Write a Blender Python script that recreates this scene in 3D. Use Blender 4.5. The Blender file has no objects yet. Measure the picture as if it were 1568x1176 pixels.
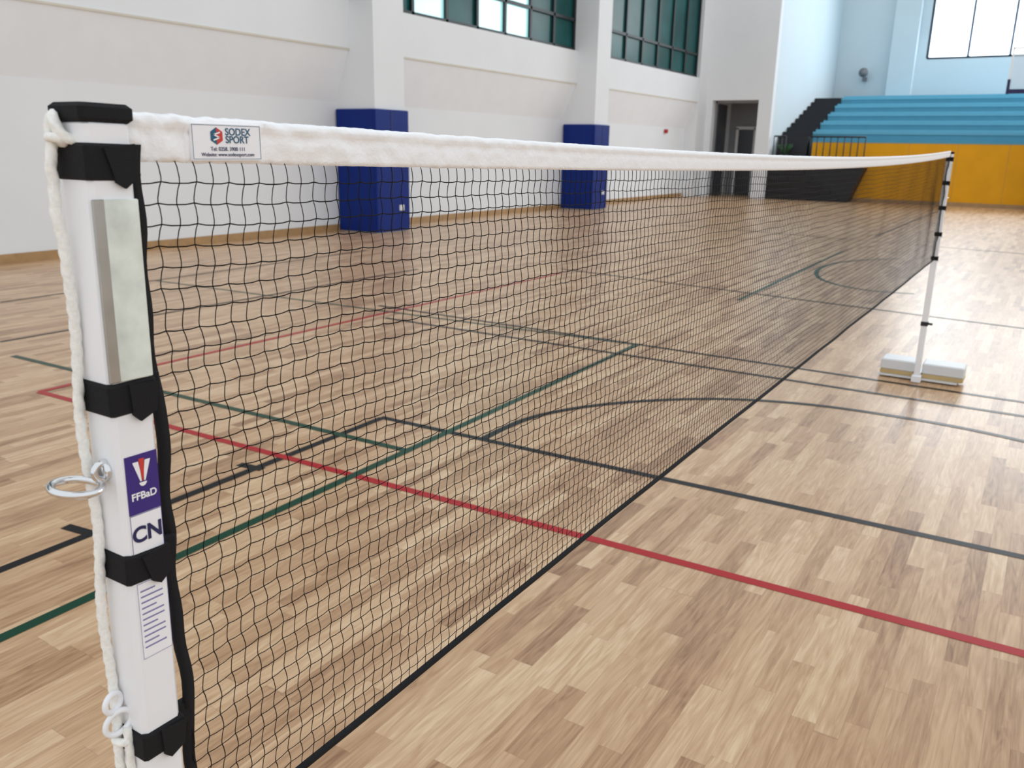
import bpy, math, random
from mathutils import Vector, Matrix, noise
random.seed(7)
D=bpy.data; S=bpy.context.scene
S.view_settings.view_transform='Standard'
# ---------------- camera calibration (focal in px of a 1568-wide frame) -------------
W,H=1568.0,1176.0
F=1290.0; PITCH=math.radians(15.67); ROLL=0.019; YAW=math.radians(32.0); CH=1.52
f0=Vector((-math.sin(YAW),math.cos(YAW),0)); r0=Vector((math.cos(YAW),math.sin(YAW),0)); u0=Vector((0,0,1))
fw=f0*math.cos(PITCH)-u0*math.sin(PITCH); up=f0*math.sin(PITCH)+u0*math.cos(PITCH)
rc=(r0*math.cos(ROLL)+up*math.sin(ROLL)); uc=(up*math.cos(ROLL)-r0*math.sin(ROLL))
cam=D.cameras.new('camera'); co=D.objects.new('camera',cam); S.collection.objects.link(co)
cam.sensor_fit='HORIZONTAL'; cam.sensor_width=36; cam.lens=F/W*36; cam.clip_start=0.02; cam.clip_end=300
cam.dof.use_dof=True; cam.dof.focus_distance=1.1; cam.dof.aperture_fstop=10.5
M=Matrix((rc,uc,-fw)).transposed().to_4x4(); M.translation=Vector((0,0,CH)); co.matrix_world=M
S.camera=co
def ground(px,py):
    "survey: where a court marking lies on the floor"
    d=rc*(px-W/2)-uc*(py-H/2)+fw*F
    s=CH/-d.z
    return Vector((d.x*s,d.y*s))
# ---------------- materials -------------
def mat(name,col,rough=0.6,metal=0.0,bump=0.0,bscale=60,var=0.0,vscale=3,emit=None,estr=0,trans=0,alpha=1,spec=None):
    m=D.materials.new(name); m.use_nodes=True; nt=m.node_tree; b=nt.nodes['Principled BSDF']
    b.inputs['Base Color'].default_value=(*col,1); b.inputs['Roughness'].default_value=rough; b.inputs['Metallic'].default_value=metal
    if spec is not None: b.inputs['Specular IOR Level'].default_value=spec
    tc=nt.nodes.new('ShaderNodeTexCoord')
    if var>0:
        n=nt.nodes.new('ShaderNodeTexNoise'); n.inputs['Scale'].default_value=vscale; n.inputs['Detail'].default_value=4
        nt.links.new(tc.outputs['Object'],n.inputs['Vector'])
        r=nt.nodes.new('ShaderNodeValToRGB'); r.color_ramp.elements[0].position=.3; r.color_ramp.elements[1].position=.7
        r.color_ramp.elements[0].color=(*[c*(1-var) for c in col],1); r.color_ramp.elements[1].color=(*[min(1,c*(1+var*.5)) for c in col],1)
        nt.links.new(n.outputs['Fac'],r.inputs['Fac']); nt.links.new(r.outputs['Color'],b.inputs['Base Color'])
    if bump>0:
        n=nt.nodes.new('ShaderNodeTexNoise'); n.inputs['Scale'].default_value=bscale; n.inputs['Detail'].default_value=3
        nt.links.new(tc.outputs['Object'],n.inputs['Vector'])
        bp=nt.nodes.new('ShaderNodeBump'); bp.inputs['Strength'].default_value=bump; bp.inputs['Distance'].default_value=0.01
        nt.links.new(n.outputs['Fac'],bp.inputs['Height']); nt.links.new(bp.outputs['Normal'],b.inputs['Normal'])
    if emit: b.inputs['Emission Color'].default_value=(*emit,1); b.inputs['Emission Strength'].default_value=estr
    if trans: b.inputs['Transmission Weight'].default_value=trans
    if alpha<1: b.inputs['Alpha'].default_value=alpha
    return m
def srgb(r,g,b):
    f=lambda c:(c/255/12.92 if c/255<=.04045 else ((c/255+.055)/1.055)**2.4)
    return (f(r),f(g),f(b))
M_wall=mat('wall_paint',srgb(234,237,240),.8,var=.02,vscale=1.2,spec=.2)
M_cream=mat('soffit_paint',srgb(244,249,255),.85,var=.02,spec=.2)
M_trim=mat('trim_line',srgb(212,206,192),.6,var=.05)
M_wallb=mat('end_wall_bluelit',srgb(212,225,231),.7,var=.02,vscale=.8,spec=.3)  # bluish light on the far walls is put into their base colour
M_base=mat('baseboard_wood',srgb(176,140,96),.45,var=.15,vscale=8)
M_pad=mat('blue_vinyl',srgb(6,40,122),.5,var=.08,vscale=5,spec=.2)
M_padd=mat('pad_seam',srgb(10,30,86),.5)
M_white=mat('white_powdercoat',srgb(244,245,248),.32,var=.02,vscale=20)
M_black=mat('black_webbing',srgb(22,22,25),.8,bump=.3,bscale=900,spec=.3)
M_net=mat('net_twine',srgb(24,21,20),.8,spec=.2)
M_tape=mat('white_tape_cloth',srgb(252,253,255),.85,bump=.16,bscale=220,spec=.2)
M_rope=mat('white_braided_rope',srgb(250,249,244),.75,bump=.18,bscale=420,var=.08,vscale=300,spec=.2)
M_steel=mat('chrome_steel',(.75,.76,.78),.15,1.0)
M_alu=mat('brushed_aluminium',(.44,.43,.40),.38,1.0,var=.1,vscale=40)
M_clear=mat('pale_plastic',srgb(226,234,226),.1,var=.2,vscale=38,spec=.8)
M_purple=mat('purple_sticker',srgb(56,36,124),.35)
M_label=mat('white_sticker',srgb(246,246,250),.35)
M_navy=mat('navy_print',srgb(30,32,84),.5)
M_red2=mat('red_print',srgb(205,60,50),.5)
M_cy=mat('blue_print',srgb(30,90,120),.5)
M_pg=mat('print_grey',srgb(128,122,176),.5)
M_dark=mat('dark_metal',srgb(30,32,36),.5)
M_yel=mat('yellow_panel',srgb(236,168,12),.5,var=.06,vscale=2,spec=.3)
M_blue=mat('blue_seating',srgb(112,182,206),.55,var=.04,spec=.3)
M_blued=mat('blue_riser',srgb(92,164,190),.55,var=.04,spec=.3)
M_stair=mat('black_stairs',srgb(38,40,46),.6,var=.1)
M_frame=mat('window_frame',srgb(24,36,40),.5)
M_teal=mat('teal_glass',srgb(24,84,84),.3,var=.35,vscale=1.1,spec=.12)
M_tealL=mat('glass_painted_glow',srgb(150,225,228),.1,var=.1,emit=(.55,.95,1.),estr=.5)  # brightness showing through the panes, put in as pale colour and glow
M_sky=mat('daylight_glass',(.9,.95,1),.1,emit=(.93,.97,1),estr=3.6)
M_mull=mat('end_window_frame',srgb(110,120,134),.5)
M_grey=mat('door_grey',srgb(132,134,138),.5,var=.05)
M_dgrey=mat('door_dark',srgb(62,66,72),.3)
M_tan=mat('weight_tan',srgb(196,170,120),.5,var=.1,vscale=20)
M_lg=mat('light_grey_steel',srgb(222,224,226),.4,var=.04,spec=.3)
M_green=mat('leaf_green',srgb(30,84,36),.6,var=.2)
M_redp=mat('alarm_red',srgb(190,40,40),.4)
M_glassb=mat('backboard_clear',srgb(220,232,240),.08,alpha=.35)

def floor_mat():
    m=D.materials.new('maple_parquet'); m.use_nodes=True; nt=m.node_tree; N=nt.nodes; L=nt.links
    b=N['Principled BSDF']
    tc=N.new('ShaderNodeTexCoord'); sp=N.new('ShaderNodeSeparateXYZ'); L.new(tc.outputs['Object'],sp.inputs[0])
    def mt(op,a,b2=None):
        n=N.new('ShaderNodeMath'); n.operation=op
        for i,v in enumerate((a,b2)):
            if v is None: continue
            if isinstance(v,(int,float)): n.inputs[i].default_value=v
            else: L.new(v,n.inputs[i])
        return n.outputs[0]
    xs=mt('DIVIDE',sp.outputs['X'],0.066); xi=mt('FLOOR',xs); xf=mt('FRACT',xs)
    wn=N.new('ShaderNodeTexWhiteNoise'); wn.noise_dimensions='1D'; L.new(xi,wn.inputs['W'])
    off=mt('MULTIPLY',wn.outputs['Value'],7.3)
    wv=mt('MULTIPLY',mt('SINE',mt('ADD',mt('MULTIPLY',sp.outputs['Y'],5.1),mt('MULTIPLY',off,9.0))),0.28)
    ys=mt('ADD',mt('ADD',mt('DIVIDE',sp.outputs['Y'],0.54),off),wv); yi=mt('FLOOR',ys); yf=mt('FRACT',ys)
    cb=N.new('ShaderNodeCombineXYZ'); L.new(xi,cb.inputs[0]); L.new(yi,cb.inputs[1])
    w2=N.new('ShaderNodeTexWhiteNoise'); w2.noise_dimensions='2D'; L.new(cb.outputs[0],w2.inputs['Vector'])
    def grain(sc,dist,det):
        mp=N.new('ShaderNodeVectorMath'); mp.operation='MULTIPLY'; L.new(tc.outputs['Object'],mp.inputs[0]); mp.inputs[1].default_value=sc
        ad=N.new('ShaderNodeVectorMath'); ad.operation='MULTIPLY_ADD'; L.new(w2.outputs['Color'],ad.inputs[0]); ad.inputs[1].default_value=(40,40,40); L.new(mp.outputs[0],ad.inputs[2])
        g=N.new('ShaderNodeTexNoise'); g.inputs['Scale'].default_value=1.0; g.inputs['Detail'].default_value=det; g.inputs['Distortion'].default_value=dist; L.new(ad.outputs[0],g.inputs['Vector'])
        return mt('SUBTRACT',g.outputs['Fac'],0.5)
    g1=grain((24,2.6,1),2.6,4); g2=grain((150,5,1),.6,3)
    pl=mt('POWER',w2.outputs['Value'],0.65)
    v=mt('ADD',mt('ADD',mt('MULTIPLY',pl,0.66),mt('MULTIPLY',g1,1.0)),mt('MULTIPLY',g2,0.6))
    v=mt('ADD',v,0.16)
    r=N.new('ShaderNodeValToRGB'); L.new(v,r.inputs['Fac']); e=r.color_ramp.elements
    e[0].position=0.0; e[0].color=(*srgb(138,100,70),1); e[1].position=1; e[1].color=(*srgb(224,194,158),1)
    for p,c in ((.22,(168,130,96)),(.45,(188,150,114)),(.7,(204,168,131))):
        k=e.new(p); k.color=(*srgb(*c),1)
    sx=mt('LESS_THAN',mt('MINIMUM',xf,mt('SUBTRACT',1,xf)),0.010)
    sy=mt('LESS_THAN',mt('MINIMUM',yf,mt('SUBTRACT',1,yf)),0.0016)
    sm=mt('MULTIPLY',mt('MAXIMUM',sx,sy),0.28)
    mx=N.new('ShaderNodeMix'); mx.data_type='RGBA'; L.new(sm,mx.inputs['Factor']); L.new(r.outputs['Color'],mx.inputs['A']); mx.inputs['B'].default_value=(*srgb(110,76,52),1)
    L.new(mx.outputs['Result'],b.inputs['Base Color'])
    b.inputs['Roughness'].default_value=.31; b.inputs['Specular IOR Level'].default_value=.36
    n2=N.new('ShaderNodeTexNoise'); n2.inputs['Scale'].default_value=2.2; L.new(tc.outputs['Object'],n2.inputs['Vector'])
    bp=N.new('ShaderNodeBump'); bp.inputs['Strength'].default_value=.05; bp.inputs['Distance'].default_value=.05; L.new(n2.outputs['Fac'],bp.inputs['Height']); L.new(bp.outputs['Normal'],b.inputs['Normal'])
    return m
M_floor=floor_mat()
M_lk=mat('line_black',srgb(10,12,15),.32,spec=.14); M_lr=mat('line_red',srgb(172,18,28),.32,spec=.18); M_lg2=mat('line_green',srgb(4,62,42),.32,spec=.18)

# ---------------- mesh builder -------------
class MB:
    def __init__(s): s.v=[];s.f=[];s.m=[];s.mats=[];s.sm=[]
    def mi(s,m):
        if m not in s.mats: s.mats.append(m)
        return s.mats.index(m)
    def add(s,vs,fs,m,smooth=False):
        o=len(s.v); s.v+=[tuple(v) for v in vs]; k=s.mi(m)
        for f in fs: s.f.append(tuple(i+o for i in f)); s.m.append(k); s.sm.append(smooth)
    def box(s,x0,x1,y0,y1,z0,z1,m,rot=None,c=None,bev=0.0):
        if bev>0:
            b=bev; vs=[];
            def ring(i,z): return [(x0+i+b,y0+i,z),(x1-i-b,y0+i,z),(x1-i,y0+i+b,z),(x1-i,y1-i-b,z),(x1-i-b,y1-i,z),(x0+i+b,y1-i,z),(x0+i,y1-i-b,z),(x0+i,y0+i+b,z)]
            vs=ring(b,z0)+ring(0,z0+b)+ring(0,z1-b)+ring(b,z1)
            fs=[tuple(range(7,-1,-1)),tuple(range(24,32))]
            for k in range(3):
                for j in range(8): fs.append((k*8+j,k*8+(j+1)%8,k*8+8+(j+1)%8,k*8+8+j))
        else:
            vs=[(x0,y0,z0),(x1,y0,z0),(x1,y1,z0),(x0,y1,z0),(x0,y0,z1),(x1,y0,z1),(x1,y1,z1),(x0,y1,z1)]
            fs=[(3,2,1,0),(4,5,6,7),(0,1,5,4),(1,2,6,5),(2,3,7,6),(3,0,4,7)]
        if rot is not None:
            c=Vector(c); vs=[rot@(Vector(v)-c)+c for v in vs]
        s.add(vs,fs,m)
    def prism(s,poly,axis,a,b,m):
        n=len(poly)
        def P(p,t):
            if axis=='y': return (p[0],t,p[1])
            if axis=='x': return (t,p[0],p[1])
            return (p[0],p[1],t)
        vs=[P(p,a) for p in poly]+[P(p,b) for p in poly]
        fs=[tuple(range(n)),tuple(range(2*n-1,n-1,-1))]+[(i,i+n,(i+1)%n+n,(i+1)%n) for i in range(n)]
        s.add(vs,fs,m)
    def tube(s,pts,r,m,n=8,smooth=True,closed=False,twist=0):
        pts=[Vector(p) for p in pts]; N=len(pts); vs=[];fs=[]
        ref=None
        for i,p in enumerate(pts):
            a=pts[(i-1)%N] if (closed or i>0) else p; b=pts[(i+1)%N] if (closed or i<N-1) else p
            t=(b-a).normalized()
            if ref is None: ref=Vector((0,0,1)) if abs(t.z)<.9 else Vector((1,0,0))
            u=(ref-t*ref.dot(t)).normalized(); w=t.cross(u); ref=u
            rr=r(i/(max(1,N-1))) if callable(r) else r
            for k in range(n):
                an=2*math.pi*k/n
                q=rr*(1+.13*math.sin(3*an+twist*i)) if twist else rr
                vs.append(p+(u*math.cos(an)+w*math.sin(an))*q)
        R=N if closed else N-1
        for i in range(R):
            j=(i+1)%N
            for k in range(n): fs.append((i*n+k,i*n+(k+1)%n,j*n+(k+1)%n,j*n+k))
        if not closed: fs+= [tuple(range(n-1,-1,-1)),tuple(range((N-1)*n,N*n))]
        s.add(vs,fs,m,smooth)
    def torus(s,c,R,r,m,ax=(0,0,1),n=28,sx=1.0):
        c=Vector(c); ax=Vector(ax).normalized(); u=ax.orthogonal().normalized(); w=ax.cross(u)
        s.tube([c+(u*math.cos(t)*sx+w*math.sin(t))*R for t in [2*math.pi*i/n for i in range(n)]],r,m,10,closed=True)
    def obj(s,name,parent=None):
        me=D.meshes.new(name); me.from_pydata(s.v,[],s.f); 
        for m in s.mats: me.materials.append(m)
        me.polygons.foreach_set('material_index',s.m); me.polygons.foreach_set('use_smooth',s.sm); me.update()
        o=D.objects.new(name,me); S.collection.objects.link(o)
        if parent: o.parent=parent
        return o
def text(s,body,size,loc,m,parent,name,align='CENTER',bold=0.0):
    c=D.curves.new(name,'FONT'); c.body=body; c.size=size; c.align_x=align; c.align_y='CENTER'; c.extrude=0.0001; c.offset=bold
    c.materials.append(m); o=D.objects.new(name,c); S.collection.objects.link(o)
    o.rotation_euler=(math.pi/2,0,math.pi/2); o.location=loc; o.parent=parent; return o
def empty(name):
    o=D.objects.new(name,None); S.collection.objects.link(o); return o

# ---------------- floor -------------
b=MB(); b.box(-11.3,14,-5,38.4,-.2,0,M_floor); b.obj('floor')
cl=MB(); zc=[0.0012]
def ribbon(P,w,m):
    zc[0]+=.00006
    n=len(P); vs=[]
    for i,p in enumerate(P):
        a=P[max(0,i-1)]; c=P[min(n-1,i+1)]; t=(c-a).normalized(); q=Vector((-t.y,t.x))*w/2
        vs+=[(p.x+q.x,p.y+q.y,zc[0]),(p.x-q.x,p.y-q.y,zc[0])]
    cl.add(vs,[(2*i+1,2*i+3,2*i+2,2*i) for i in range(n-1)],m)
def line(a,c,m,w=.047):
    ribbon([ground(*a),ground(*c)],w,m)
def arc(pl,m,w=.047):
    G=[ground(*p) for p in pl]; out=[]
    G=[G[0]*2-G[1]]+G+[G[-1]*2-G[-2]]
    for i in range(1,len(G)-2):
        p0,p1,p2,p3=G[i-1:i+3]
        for k in range(8):
            t=k/8; out.append(.5*((2*p1)+(p2-p0)*t+(2*p0-5*p1+4*p2-p3)*t*t+(3*p1-p0-3*p2+p3)*t**3))
    out.append(G[-2]); ribbon(out,w,m)
line((-80,905),(585,640),M_lk); line((583,639),(1750,893),M_lk)
line((100,806),(142,818),M_lk); line((366,711),(402,719),M_lk)
line((60,600),(1750,1050),M_lr); line((60,600),(860,418),M_lr)
line((-80,1015),(975,528),M_lg2); line((20,545),(622,690),M_lg2)
line((240,430),(975,528),M_lg2,.04)
line((580,468),(1700,636),M_lk,.045); line((590,487),(1700,658),M_lk,.045)
line((1130,460),(1290,385),M_lg2)
arc([(1380,396),(1330,398),(1285,402),(1258,410),(1250,418),(1258,428),(1290,438),(1340,446),(1400,450)],M_lg2,.055)
arc([(740,672),(770,657),(810,641),(860,629),(930,619),(1010,613),(1090,611),(1170,614),(1260,622),(1360,636),(1460,653),(1568,676),(1680,704)],M_lk)
line((0,463),(560,384),M_lk,.04); line((0,524),(640,412),M_lk,.04)
line((860,412),(1700,520),M_lk,.05); line((1040,345),(1700,400),M_lk,.05)
line((1340,362),(1450,318),M_lk,.05)
cl.obj('court_lines')

# ---------------- left wall with gallery -------------
WX=-11.0; YE=29.3
b=MB(); BX=-10.65
b.prism([(WX,0),(WX,2.25),(WX-.9,2.25),(WX-.9,0)],'y',-5,YE,M_wall)
b.prism([(WX,2.25),(BX,3.1),(WX-.9,3.1),(WX-.9,2.25)],'y',-5,YE,M_cream)
b.prism([(BX,3.1),(BX,3.87),(WX-.9,3.87),(WX-.9,3.1)],'y',-5,YE,M_wall)
b.box(WX-.9,BX-.08,-5,YE,6.6,9.5,M_wall)
b.obj('wall_left')
b=MB(); b.box(BX-.01,BX+.012,-5,YE,3.08,3.11,M_trim); b.obj('trim_1')
cols=[(3.3,4.1),(11.56,12.36),(19.84,20.58),(28.4,YE)]
b=MB()
for i,(a,c) in enumerate(cols):
    fx=-10.1 if i<3 else -10.62
    b.box(WX-.2,fx,a,c,0,9.5,M_wall)
b.obj('wall_columns')
for i,(a,c) in enumerate(cols[1:3]):
    b=MB(); zt=2.12
    b.box(-10.1,-10.05,a-.05,c+.05,.02,zt,M_pad,bev=.012); b.box(WX+.03,-10.1,a-.05,a,.02,zt,M_pad,bev=.012); b.box(WX+.03,-10.1,c,c+.05,.02,zt,M_pad,bev=.012)
    b.box(-10.052,-10.044,a+.36,a+.38,.05,zt-.04,M_padd); b.box(-10.052,-10.04,c-.25,c-.12,.38,.48,M_lg,bev=.002)
    b.obj('column_pad')
for k,(a,c) in enumerate([(-5,3.3),(4.1,11.56),(12.36,19.84),(20.58,28.4)]):
    b=MB(); n=7; w=(c-a)/n
    for i in range(n):
        y0=a+i*w
        light = (k==2 and i in (1,3,4)) 
        b.box(BX-.16,BX-.14,y0,y0+w,3.87,4.6,M_teal if not light else M_tealL)
        b.box(BX-.16,BX-.14,y0,y0+w,4.6,6.6,M_tealL if light else M_teal)
        b.box(BX-.2,BX-.08,y0-.04,y0+.04,3.87,6.6,M_frame)
    b.box(BX-.2,BX-.08,c-.08,c,3.87,6.6,M_frame)
    for z in (3.87,4.55,6.5): b.box(BX-.2,BX-.08,a,c,z,z+.07,M_frame)
    b.obj('window_%d'%(k+1))
b=MB()
ys=[-5]+[q for c in cols for q in c]
for i in range(0,len(ys)-1,2): b.box(WX,WX+.03,ys[i],ys[i+1],0,.12,M_base)
b.obj('baseboard_left')
b=MB(); b.torus((WX+.08,26.6,2.12),.05,.02,M_redp,ax=(1,0,0)); b.box(WX,WX+.06,26.54,26.66,2.06,2.18,M_redp,bev=.015); b.obj('fire_alarm')

# ---------------- end wall with door -------------
b=MB()
b.box(-11.0,-10.43,YE,YE+.3,0,9.5,M_wall); b.box(-8.85,-8.4,YE,YE+.3,0,9.5,M_wall); b.box(-10.43,-8.85,YE,YE+.3,3.2,9.5,M_wall)
b.obj('wall_end')
b=MB()
b.box(-11.2,-8.7,YE+2.0,YE+2.2,0,3.4,M_grey); b.box(-10.6,-10.43,YE+.3,YE+2,0,3.4,M_wall); b.box(-10.6,-8.7,YE+.3,YE+2,3.2,3.35,M_wall)
b.obj('wall_corridor')
b=MB()
b.box(-10.41,-10.36,YE+.31,YE+.38,0.01,3.18,M_grey); b.box(-8.92,-8.87,YE+.31,YE+.38,0.01,3.18,M_grey); b.box(-10.41,-8.87,YE+.31,YE+.38,3.12,3.18,M_grey)
b.box(-10.39,-10.33,YE+.38,YE+1.3,.01,3.1,M_dgrey); b.tube([(-10.3,YE+1.1,1.0),(-10.3,YE+1.1,1.3)],.015,M_steel)
b.obj('door_1')
b=MB(); b.box(-10.15,-10.05,YE+1.9,YE+1.98,0,2.35,M_lg); b.box(-9.5,-9.4,YE+1.9,YE+1.98,0,2.35,M_lg); b.box(-10.15,-9.4,YE+1.9,YE+1.98,2.3,2.4,M_lg)
b.box(-10.05,-9.5,YE+1.93,YE+1.98,0.01,2.3,M_dgrey); b.box(-9.6,-9.57,YE+1.88,YE+1.93,1,1.2,M_steel); b.obj('door_2')
b=MB(); b.box(-8.7,-8.4,YE+.3,38.3,0,9.5,M_wallb); b.obj('wall_alcove')
b=MB(); b.box(-8.4,14,38,38.3,0,5.14,M_wallb); b.box(-8.4,-5.07,38,38.3,5.14,9.6,M_wallb); b.box(-5.07,14,38,38.3,9.2,9.6,M_wallb)
b.obj('wall_back')
b=MB(); b.box(-6.36,-5.45,37.6,38,0,9.6,M_wallb); b.obj('wall_pilaster')
b=MB(); x=-5.07
b.box(-5.07,14,38.12,38.14,5.14,9.2,M_sky)
while x<14:
    b.box(x-.045,x+.045,38.0,38.18,5.14,9.2,M_mull); x+=1.4
for z in (5.1,8.0,9.12): b.box(-5.07,14,38.0,38.18,z,z+.08,M_mull)
b.obj('window_5')

# ---------------- bleachers -------------
BY=30.3; RS=.325
b=MB()
b.box(-7.2,14,BY,BY+.15,0.12,1.9,M_yel)
for i in range(14): b.box(-5.6+i*1.4,-5.592+i*1.4,BY-.004,BY,.12,1.9,M_base)
b.box(-7.2,14,BY-.02,BY+.1,0,.12,M_base)
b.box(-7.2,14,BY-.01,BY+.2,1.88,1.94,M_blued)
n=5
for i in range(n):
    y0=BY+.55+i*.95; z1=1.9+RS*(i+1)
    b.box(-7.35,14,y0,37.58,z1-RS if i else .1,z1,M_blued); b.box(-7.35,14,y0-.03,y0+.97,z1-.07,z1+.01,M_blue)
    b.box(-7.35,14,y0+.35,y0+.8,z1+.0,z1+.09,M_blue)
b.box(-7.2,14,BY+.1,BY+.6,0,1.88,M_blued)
b.obj('bleachers')
b=MB()
for i in range(10):
    y0=BY+.1+i*.5; z1=1.9+.165*(i+1)
    b.box(-8.38,-7.37,y0,37.58,(z1-.17) if i else 0,z1,M_stair)
b.box(-8.38,-7.37,BY,BY+.2,0,1.88,M_stair)
b.obj('aisle_stairs')
b=MB()
b.prism([(-8.38,0),(-5.75,0),(-5.35,1.1),(-8.38,1.1)],'y',BY-.75,BY-.03,M_stair)
for i in range(5): b.box(-8.38,-6.0-.3*i,BY-.79,BY-.75,.02+.2*i,.2+.2*i,M_dark)
b.obj('stair_landing')
b=MB()
for y in (BY-.7,):
    b.tube([(-7.1,y,2.05),(-5.4,y,2.05)],.028,M_dark); b.tube([(-7.1,y,1.2),(-5.4,y,1.2)],.02,M_dark)
    for i in range(9): x=-7.1+i*.2125; b.tube([(x,y,1.1),(x,y,2.05)],.018,M_dark,6)
    b.tube([(-8.3,y,2.05),(-7.9,y,2.05)],.028,M_dark)
    for i in range(4): b.tube([(-8.3+i*.13,y,1.1),(-8.3+i*.13,y,2.05)],.018,M_dark,6)
b.obj('stair_railing')
b=MB(); b.tube([(-8.0,BY-.35,1.1),(-8.0,BY-.35,1.45)],lambda t:.1+.05*t,M_grey,12)
for i in range(26):
    a=i*2.4; l=.3+.15*random.random(); c=Vector((-8.0,BY-.35,1.43)); d=Vector((math.cos(a)*.6,math.sin(a)*.6,1.0+random.random()*.8)).normalized()
    b.tube([c,c+d*l*.5,c+d*l+Vector((math.cos(a),math.sin(a),0))*.08],lambda t:.03*(1-t)+.012,M_green,5)
b.obj('potted_plant')
b=MB(); b.tube([(-7.25,37.99,4.62),(-7.25,37.85,4.62)],.05,M_dark); b.tube([(-7.25,37.88,4.65),(-7.25,37.7,4.65),(-7.25,37.6,4.65),(-7.25,37.5,4.65)],lambda t:.06+.12*t*t,M_grey,16); b.box(-7.33,-7.17,37.84,37.99,4.35,4.5,M_grey,bev=.01); b.obj('horn_loudspeaker')
# backboard
b=MB(); y=27; x0=-1.56; x1=.24; z0=3.2; z1=4.3
b.box(x0,x1,y,y+.02,z0,z1,M_glassb)
for a in ((x0,x1,z0-.06,z0+.05),(x0,x1,z1-.04,z1)): b.box(a[0],a[1],y-.02,y+.04,a[2],a[3],M_navy if a[2]<3.3 else M_white)
b.box(x0,x0+.04,y-.02,y+.04,z0,z1,M_white); b.box(x1-.04,x1,y-.02,y+.04,z0,z1,M_white); b.box(x0-.01,x0+.06,y-.03,y+.05,z0-.07,z0+.3,M_navy)
xc=(x0+x1)/2
for a in ((xc-.3,xc+.3,z0+.12,z0+.16),(xc-.3,xc+.3,z0+.54,z0+.58),(xc-.3,xc-.26,z0+.12,z0+.58),(xc+.26,xc+.3,z0+.12,z0+.58)): b.box(a[0],a[1],y-.012,y,a[2],a[3],M_white)
b.torus((xc,y-.35,z0+.12),.225,.012,M_red2); b.box(xc-.06,xc+.06,y-.14,y,z0+.05,z0+.14,M_red2)
b.box(xc+.0,xc+.22,y+.04,y+2.2,z0+.3,z0+.5,M_navy); b.box(xc+.1,xc+.4,y+2.1,y+2.45,0,z0+.5,M_navy,bev=.02); b.box(xc+.0,xc+.7,y+1.6,y+2.9,0,.35,M_navy,bev=.03)
b.obj('basketball_backboard')

# ---------------- net -------------
NX=-.62; NY0=.4195; NY1=6.262; NL=NY1-NY0
def topz(y):
    t=(y-NY0)/NL; return 1.540+.010*t-.036*4*t*(1-t)
TH=.035
def botz(y):
    t=(y-NY0)/NL; return .854-.022*math.exp(-((y-NY0)/.6))-.004*4*t*(1-t)
net=empty('badminton_net')
def wob(y,z):
    return .004*noise.noise(Vector((y*3,z*4,0)))+.0035*math.exp(-(y-NY0)*5)*math.sin(z*23+y*9)
b=MB()
cw=.0172; nc=int(NL/cw); nr=38
def kn(i,j):
    y=NY0+.004+(NL-.010)*i/nc
    zt=topz(y)-TH; zb=botz(y)
    z=zt+(zb-zt)*j/nr
    ej = 1 if 0<j<nr else 0
    ei = 1 if 0<i<nc else 0
    yy=y+ei*ej*(.0016*(1 if j%2 else -1)+.0035*noise.noise(Vector((y*9,z*9,3))))
    zz=z+ej*(.004*noise.noise(Vector((y*7,z*6,8)))+.0007*(1 if i%2 else -1))
    return Vector((NX+wob(y,z),yy,zz))
K=[[kn(i,j) for j in range(nr+1)] for i in range(nc+1)]
def thin(pts,r,m=M_net):
    vs=[];fs=[];N=len(pts)
    for i,p in enumerate(pts):
        t=(pts[min(N-1,i+1)]-pts[max(0,i-1)]).normalized()
        w=Vector((1,0,0)); u=t.cross(w).normalized()
        vs+=[p+w*r,p+u*r,p-w*r,p-u*r]
    for i in range(N-1):
        for k in range(4): fs.append((i*4+k,i*4+(k+1)%4,i*4+4+(k+1)%4,i*4+4+k))
    b.add(vs,fs,m)
R=.00058
for i in range(nc+1):
    pts=[]
    for j in range(nr+1):
        p=K[i][j]; pts.append(p)
        if j<nr:
            q=K[i][j+1]; d=(q-p); s=(1 if j%2 else -1)*.0009
            pts.append(p+d*.25+Vector((0,-s,0))); pts.append(p+d*.75+Vector((0,-s,0)))
    thin(pts,R)
for j in range(1,nr):
    pts=[]
    for i in range(nc+1):
        p=K[i][j]; pts.append(p)
        if i<nc: q=K[i+1][j]; pts.append((p+q)/2+Vector((0,0,-.0006)))
    thin(pts,R)
b.obj('mesh_twine',net)
b=MB()
b.tube([(NX+.8*wob(NY0+NL*i/200,.85),NY0+NL*i/200,botz(NY0+NL*i/200)) for i in range(201)],.0045,M_black,8)
for (y,sgn) in ((NY0+.001,1),(NY1-.001,-1)):
    pts=60; vs=[];fs=[]
    zt=topz(y)-TH+.012; zb=botz(y)-.004
    for i in range(pts+1):
        z=zt+(zb-zt)*i/pts
        yy=y+.0012*math.sin(z*50)+.0009*math.sin(z*91+1); xx=NX+.0035*math.sin(z*26)+.0015*math.sin(z*70)
        for dx,dy in ((.0016,-.0052),(.0022,.0052),(-.0016,.0052),(-.0022,-.0052)): vs.append((xx+dx,yy+dy,z))
    for i in range(pts):
        for k in range(4): fs.append((i*4+k,i*4+(k+1)%4,i*4+4+(k+1)%4,i*4+4+k))
    b.add(vs,fs,M_black,True)
b.obj('edge_cord',net)
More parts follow.
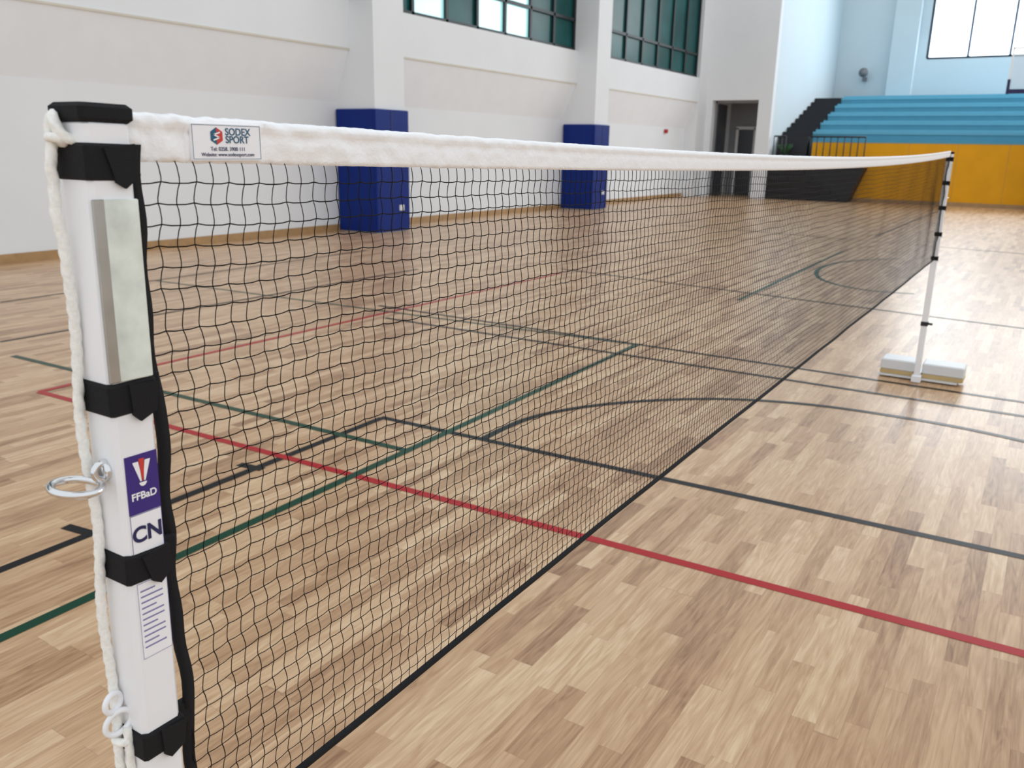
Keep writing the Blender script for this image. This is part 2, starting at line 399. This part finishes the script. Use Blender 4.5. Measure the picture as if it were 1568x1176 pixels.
# top tape
b=MB(); n=1100; prof=[(0,.002),(.0042,-.001),(.0054,-.005),(.0032,-.0095),(.0025,-.0115),(.0036,-.016),(.0036,-.020),(.0034,-.024),(.0030,-.031),(.0022,-.036),
 (-.0022,-.036),(-.0028,-.031),(-.0030,-.024),(-.0028,-.016),(-.0034,-.0095),(-.0052,-.005),(-.0042,-.001)]
vs=[];fs=[];m=len(prof); y0=NY0-.007
for i in range(n+1):
    t=i/n; y=y0+(NY1-.0-y0)*t**1.7; zt=topz(max(y,NY0)); e=math.exp(-(y-NY0)*2.2)*1.3+.25
    for (px,pz) in prof:
        nz=noise.noise(Vector((y*48,pz*110,1.7 if px>0 else 9)))*.0026*e+noise.noise(Vector((y*140,pz*180,5)))*.0010*e
        if .468<y<.552 and px>0: nz*=.12
        sg=1 if px>0 else -1
        dz=noise.noise(Vector((y*30,0,2)))*.0020*e+noise.noise(Vector((y*90,0,6)))*.0009*e
        vs.append((NX+px+sg*nz,y,zt+pz+dz*(1 if pz>-.006 else .6)))
for i in range(n):
    for k in range(m): fs.append((i*m+k,i*m+(k+1)%m,i*m+m+(k+1)%m,i*m+m+k))
fs+=[tuple(range(m-1,-1,-1)),tuple(range(n*m,n*m+m))]
b.add(vs,fs,M_tape,True); b.obj('top_tape',net)
# maker label
lz=topz(.514)-.0175; lx=NX+.0064
b=MB(); b.box(lx-.003,lx,.473,.547,lz-.0155,lz+.0145,M_label)
for q in ((.4738,.5462,lz+.0132,lz+.0136),(.4738,.5462,lz-.0146,lz-.0142),(.4738,.4742,lz-.0146,lz+.0136),(.5458,.5462,lz-.0146,lz+.0136)): b.box(lx,lx+.0002,q[0],q[1],q[2],q[3],M_cy)
def flat(poly,m,x=lx+.0003):
    b.add([(x,p[0],p[1]) for p in poly],[tuple(range(len(poly)))],m)
hy,hz=.4985,lz+.0045; Rr=.0072
hx=[(hy+Rr*math.cos(math.radians(90+60*i)),hz+Rr*math.sin(math.radians(90+60*i))) for i in range(6)]
flat([hx[0],hx[1],hx[2],(hy,hz)][::-1],M_cy); flat([hx[2],hx[3],(hy,hz)][::-1],M_cy); flat([hx[3],hx[4],hx[5],(hy,hz)][::-1],M_red2); flat([hx[5],hx[0],(hy,hz)][::-1],M_red2)
def bar(p,q,w,m):
    p=Vector(p);q=Vector(q);t=(q-p).normalized();u=Vector((-t.y,t.x))*w
    flat([p+u,p-u,q-u,q+u],m,lx+.0005)
bar((hy+.0036,hz+.0032),(hy-.0030,hz+.0012),.0006,M_label); bar((hy-.0030,hz+.0012),(hy+.0030,hz-.0012),.0006,M_label); bar((hy+.0030,hz-.0012),(hy-.0036,hz-.0034),.0006,M_label)
b.obj('sponsor_label',net)
text(S,'SODEX',.0085,(lx+.0004,.5075,lz+.0080),M_cy,net,'label_text_1','LEFT',.0001)
text(S,'SPORT',.0085,(lx+.0004,.5075,lz+.0015),M_cy,net,'label_text_2','LEFT',.0001)
text(S,'Tel: 0258. 3900 111',.0046,(lx+.0004,.510,lz-.0062),M_navy,net,'label_text_3')
text(S,'Website: www.sodexsport.com',.0044,(lx+.0004,.510,lz-.0108),M_navy,net,'label_text_4')

# ---------------- posts -------------
def post(name,cy,d,straps,detail,lean=0.0):
    """d=+1: net lies toward +y of the post; lean: outward lean of the foot (radians)"""
    P=empty(name); b=MB(); h=.019; X=NX
    Y=lambda a:cy+d*a
    def bx(x0,x1,a0,a1,z0,z1,m,bev=0): b.box(x0,x1,min(Y(a0),Y(a1)),max(Y(a0),Y(a1)),z0,z1,m,bev=bev)
    bx(X-h,X+h,-h,h,.03,1.535,M_white,.004)
    bx(X-h-.003,X+h+.002,-h-.003,h+.003,1.532,1.546,M_black,.003)
    bx(X-h-.004,X+h+.004,-h-.004,h+.004,.40,.43,M_dark,.003); b.tube([(X+h,cy,.415),(X+h+.03,cy,.415)],.008,M_dark,8)
    bx(X-.03,X+.03,-h-.01,.03,.002,.05,M_white,.004)
    bx(X-.25,X+.25,-.2,-.022,0.012,.025,M_lg)
    for (a,c) in ((X-.245,X-.022),(X+.022,X+.285)):
        bx(a,c,-.22,-.035,.025,.055,M_tan,.004); bx(a,c,-.22,-.035,.055,.13,M_lg,.008)
    bx(X-.02,X+.02,-.2,-.0,.025,.06,M_white)
    for a in (X-.2,X+.22):
        b.tube([(a-.012,Y(-.12),.0225),(a+.012,Y(-.12),.0225)],.020,M_dark,16)
    for k,z in enumerate(straps):
        hh=.0135; o=h+.0024; ex=(1.54-z)*math.sin(lean)
        R=Matrix.Rotation(math.radians(random.uniform(-2.5,2.5)),3,'X'); c=(X,cy,z)
        y0,y1=sorted((Y(-o),Y(o)))
        b.box(X-o,X+o,y0,y1,z-hh,z+hh,M_black,rot=R,c=c,bev=.0022)
        y0,y1=sorted((Y(o-.004),Y(h+.0135+ex)))
        b.box(X-.004,X+.006,y0,y1,z-hh*.9,z+hh*.9,M_black,rot=R,c=c,bev=.002)
        R2=Matrix.Rotation(math.radians(7*(-1)**k*d),3,'X'); xo=X+o
        fp=[(-.006,z+hh*.8),(h+.001,z+hh*.85),(h+.001,z-hh*.9),(.006,z-hh*1.5),(-.001,z-hh*1.1)]
        vs=[R2@(Vector((xx,Y(q[0]),q[1]))-Vector(c))+Vector(c) for xx in (xo-.001,xo+.0016) for q in fp]
        b.add(vs,[(0,1,2,3,4),(9,8,7,6,5)]+[(i,(i+1)%5,(i+1)%5+5,i+5) for i in range(5)],M_black)
    # grip channel: metal lip and glossy cover
    bx(X+h-.001,X+h+.0016,-h+.0002,-h+.0100,1.336,1.477,M_alu,.0006)
    bx(X+h-.001,X+h+.0022,-h+.0090,h-.0002,1.336,1.477,M_clear,.0008)
    # rope
    ro=-(h+.0045)
    ctl=[(X+.004,Y(-h+.004),1.519),(X+.002,Y(ro),1.521),(X-.003,Y(ro-.004),1.530),(X-.008,Y(ro-.002),1.5365),(X-.011,Y(ro-.003),1.530),(X-.011,Y(ro-.003),1.515),(X-.010,Y(ro-.006),1.502)]
    k=40; zlow=.70
    for i in range(k+1):
        z=1.485+(zlow-1.485)*i/k
        ctl.append((X-.011+.002*math.sin(i*.55),Y(ro-.002-.0015*math.sin(i*.8)-(.003 if i<2 else 0)),z))
    C=[Vector(q) for q in ctl]; C=[C[0]]+C+[C[-1]]; pts=[]
    for i in range(1,len(C)-2):
        p0,p1,p2,p3=C[i-1:i+3]; ns=max(3,int((p2-p1).length/.0016))
        for q in range(ns):
            t=q/ns; pts.append(.5*((2*p1)+(p2-p0)*t+(2*p0-5*p1+4*p2-p3)*t*t+(3*p1-p0-3*p2+p3)*t**3))
    b.tube(pts,.0041,M_rope,12,twist=.7)
    b.torus((X-.006,Y(ro-.002),1.519),.0055,.0034,M_rope,ax=(0,.4,1))
    b.tube([(X+.001+.001*math.sin(i*.15),Y(ro+.0005),1.02-.35*i/200) for i in range(201)],.0038,M_rope,12,twist=.7)
    b.torus((X+.001,Y(-h-.025),1.254),.0185,.0032,M_steel,ax=(0.08,.12*d,1))
    b.torus((X+.004,Y(-h-.004),1.262),.007,.003,M_steel,ax=(1,0,0)); b.tube([(X+.004,Y(-h+.002),1.262),(X+.004,Y(-h-.004),1.262)],.0075,M_steel,12)
    b.torus((X-.006,Y(ro-.006),1.046),.0085,.0026,M_white,ax=(1,.2,0)); b.torus((X-.004,Y(ro-.004),1.026),.0095,.0026,M_white,ax=(1,-.3,0),sx=1.3)
    b.torus((X-.005,Y(ro-.001),1.006),.006,.0038,M_rope,ax=(0,.3,1))
    if detail:
        x=X+h+.0004
        bx(X+h,x,-.013,.0165,1.222,1.273,M_purple); bx(X+h,x,-.013,.0165,1.181,1.2215,M_label); bx(X+h,x,-.0125,.016,1.089,1.160,M_label)
        def fl(poly,m): b.add([(x+.0002,Y(p[0]),p[1]) for p in poly],[tuple(range(len(poly)))],m)
        c=.0018
        for q in ((-.013,.0165,1.2212,1.2217),(-.013,.0165,1.181,1.1815),(-.013,-.0125,1.181,1.2217),(.016,.0165,1.181,1.2217)): fl([(q[0],q[2]),(q[1],q[2]),(q[1],q[3]),(q[0],q[3])],M_purple)
        for q in ((-.0125,.016,1.1596,1.160),(-.0125,.016,1.089,1.0894),(-.0125,-.0121,1.089,1.160),(.0156,.016,1.089,1.160)): fl([(q[0],q[2]),(q[1],q[2]),(q[1],q[3]),(q[0],q[3])],M_pg)
        # shuttlecock emblem
        for s,mm in ((-1,M_label),(0,M_red2),(1,M_label)):
            fl([(c+s*.0056-.0026,1.269-abs(s)*.002),(c+s*.0014-.0010,1.2495),(c+s*.0014+.0010,1.2495),(c+s*.0056+.0026,1.269-abs(s)*.002)],mm)
        fl([(c+.0035*math.cos(t),1.2485-.0035*abs(math.sin(t))) for t in [math.pi*i/8 for i in range(9)]],M_label)
        for i in range(11):
            zz=1.153-i*.0053; ww=.021 if i%3 else .014
            fl([(-.010,zz),(-.010+ww,zz),(-.010+ww,zz-.0014),(-.010,zz-.0014)],M_pg)
        text(S,'FFBaD',.0088,(x+.0003,Y(c),1.2370),M_label,P,'sticker_text_1',bold=.0002)
        text(S,'CN',.0190,(x+.0003,Y(c),1.2030),M_navy,P,'sticker_text_2',bold=.0006)
    b.obj('post_body',P)
    if lean:
        Rm=Matrix.Rotation(-lean*d,3,'X'); c=Vector((X,cy,1.54)); off=c-Rm@c
        P.rotation_euler=(-lean*d,0,0); P.location=off
    return P
post('net_post',.391,1,[1.504,1.322,1.174,1.003,.895],True,math.radians(.9))
post('net_post',6.296,-1,[1.50,1.35,1.19,1.02,.86],False)

# ---------------- light -------------
w=D.worlds.new('world'); S.world=w; w.use_nodes=True; bg=w.node_tree.nodes['Background']
bg.inputs[0].default_value=(.92,.965,1.0,1); bg.inputs[1].default_value=1.0
L=D.lights.new('window_light','AREA'); L.shape='RECTANGLE'; L.size=18; L.size_y=4; L.energy=1200; L.color=(.93,.97,1)
o=D.objects.new('window_light',L); S.collection.objects.link(o); o.location=(4.5,37.4,7.2); o.rotation_euler=(math.radians(-62),0,0)
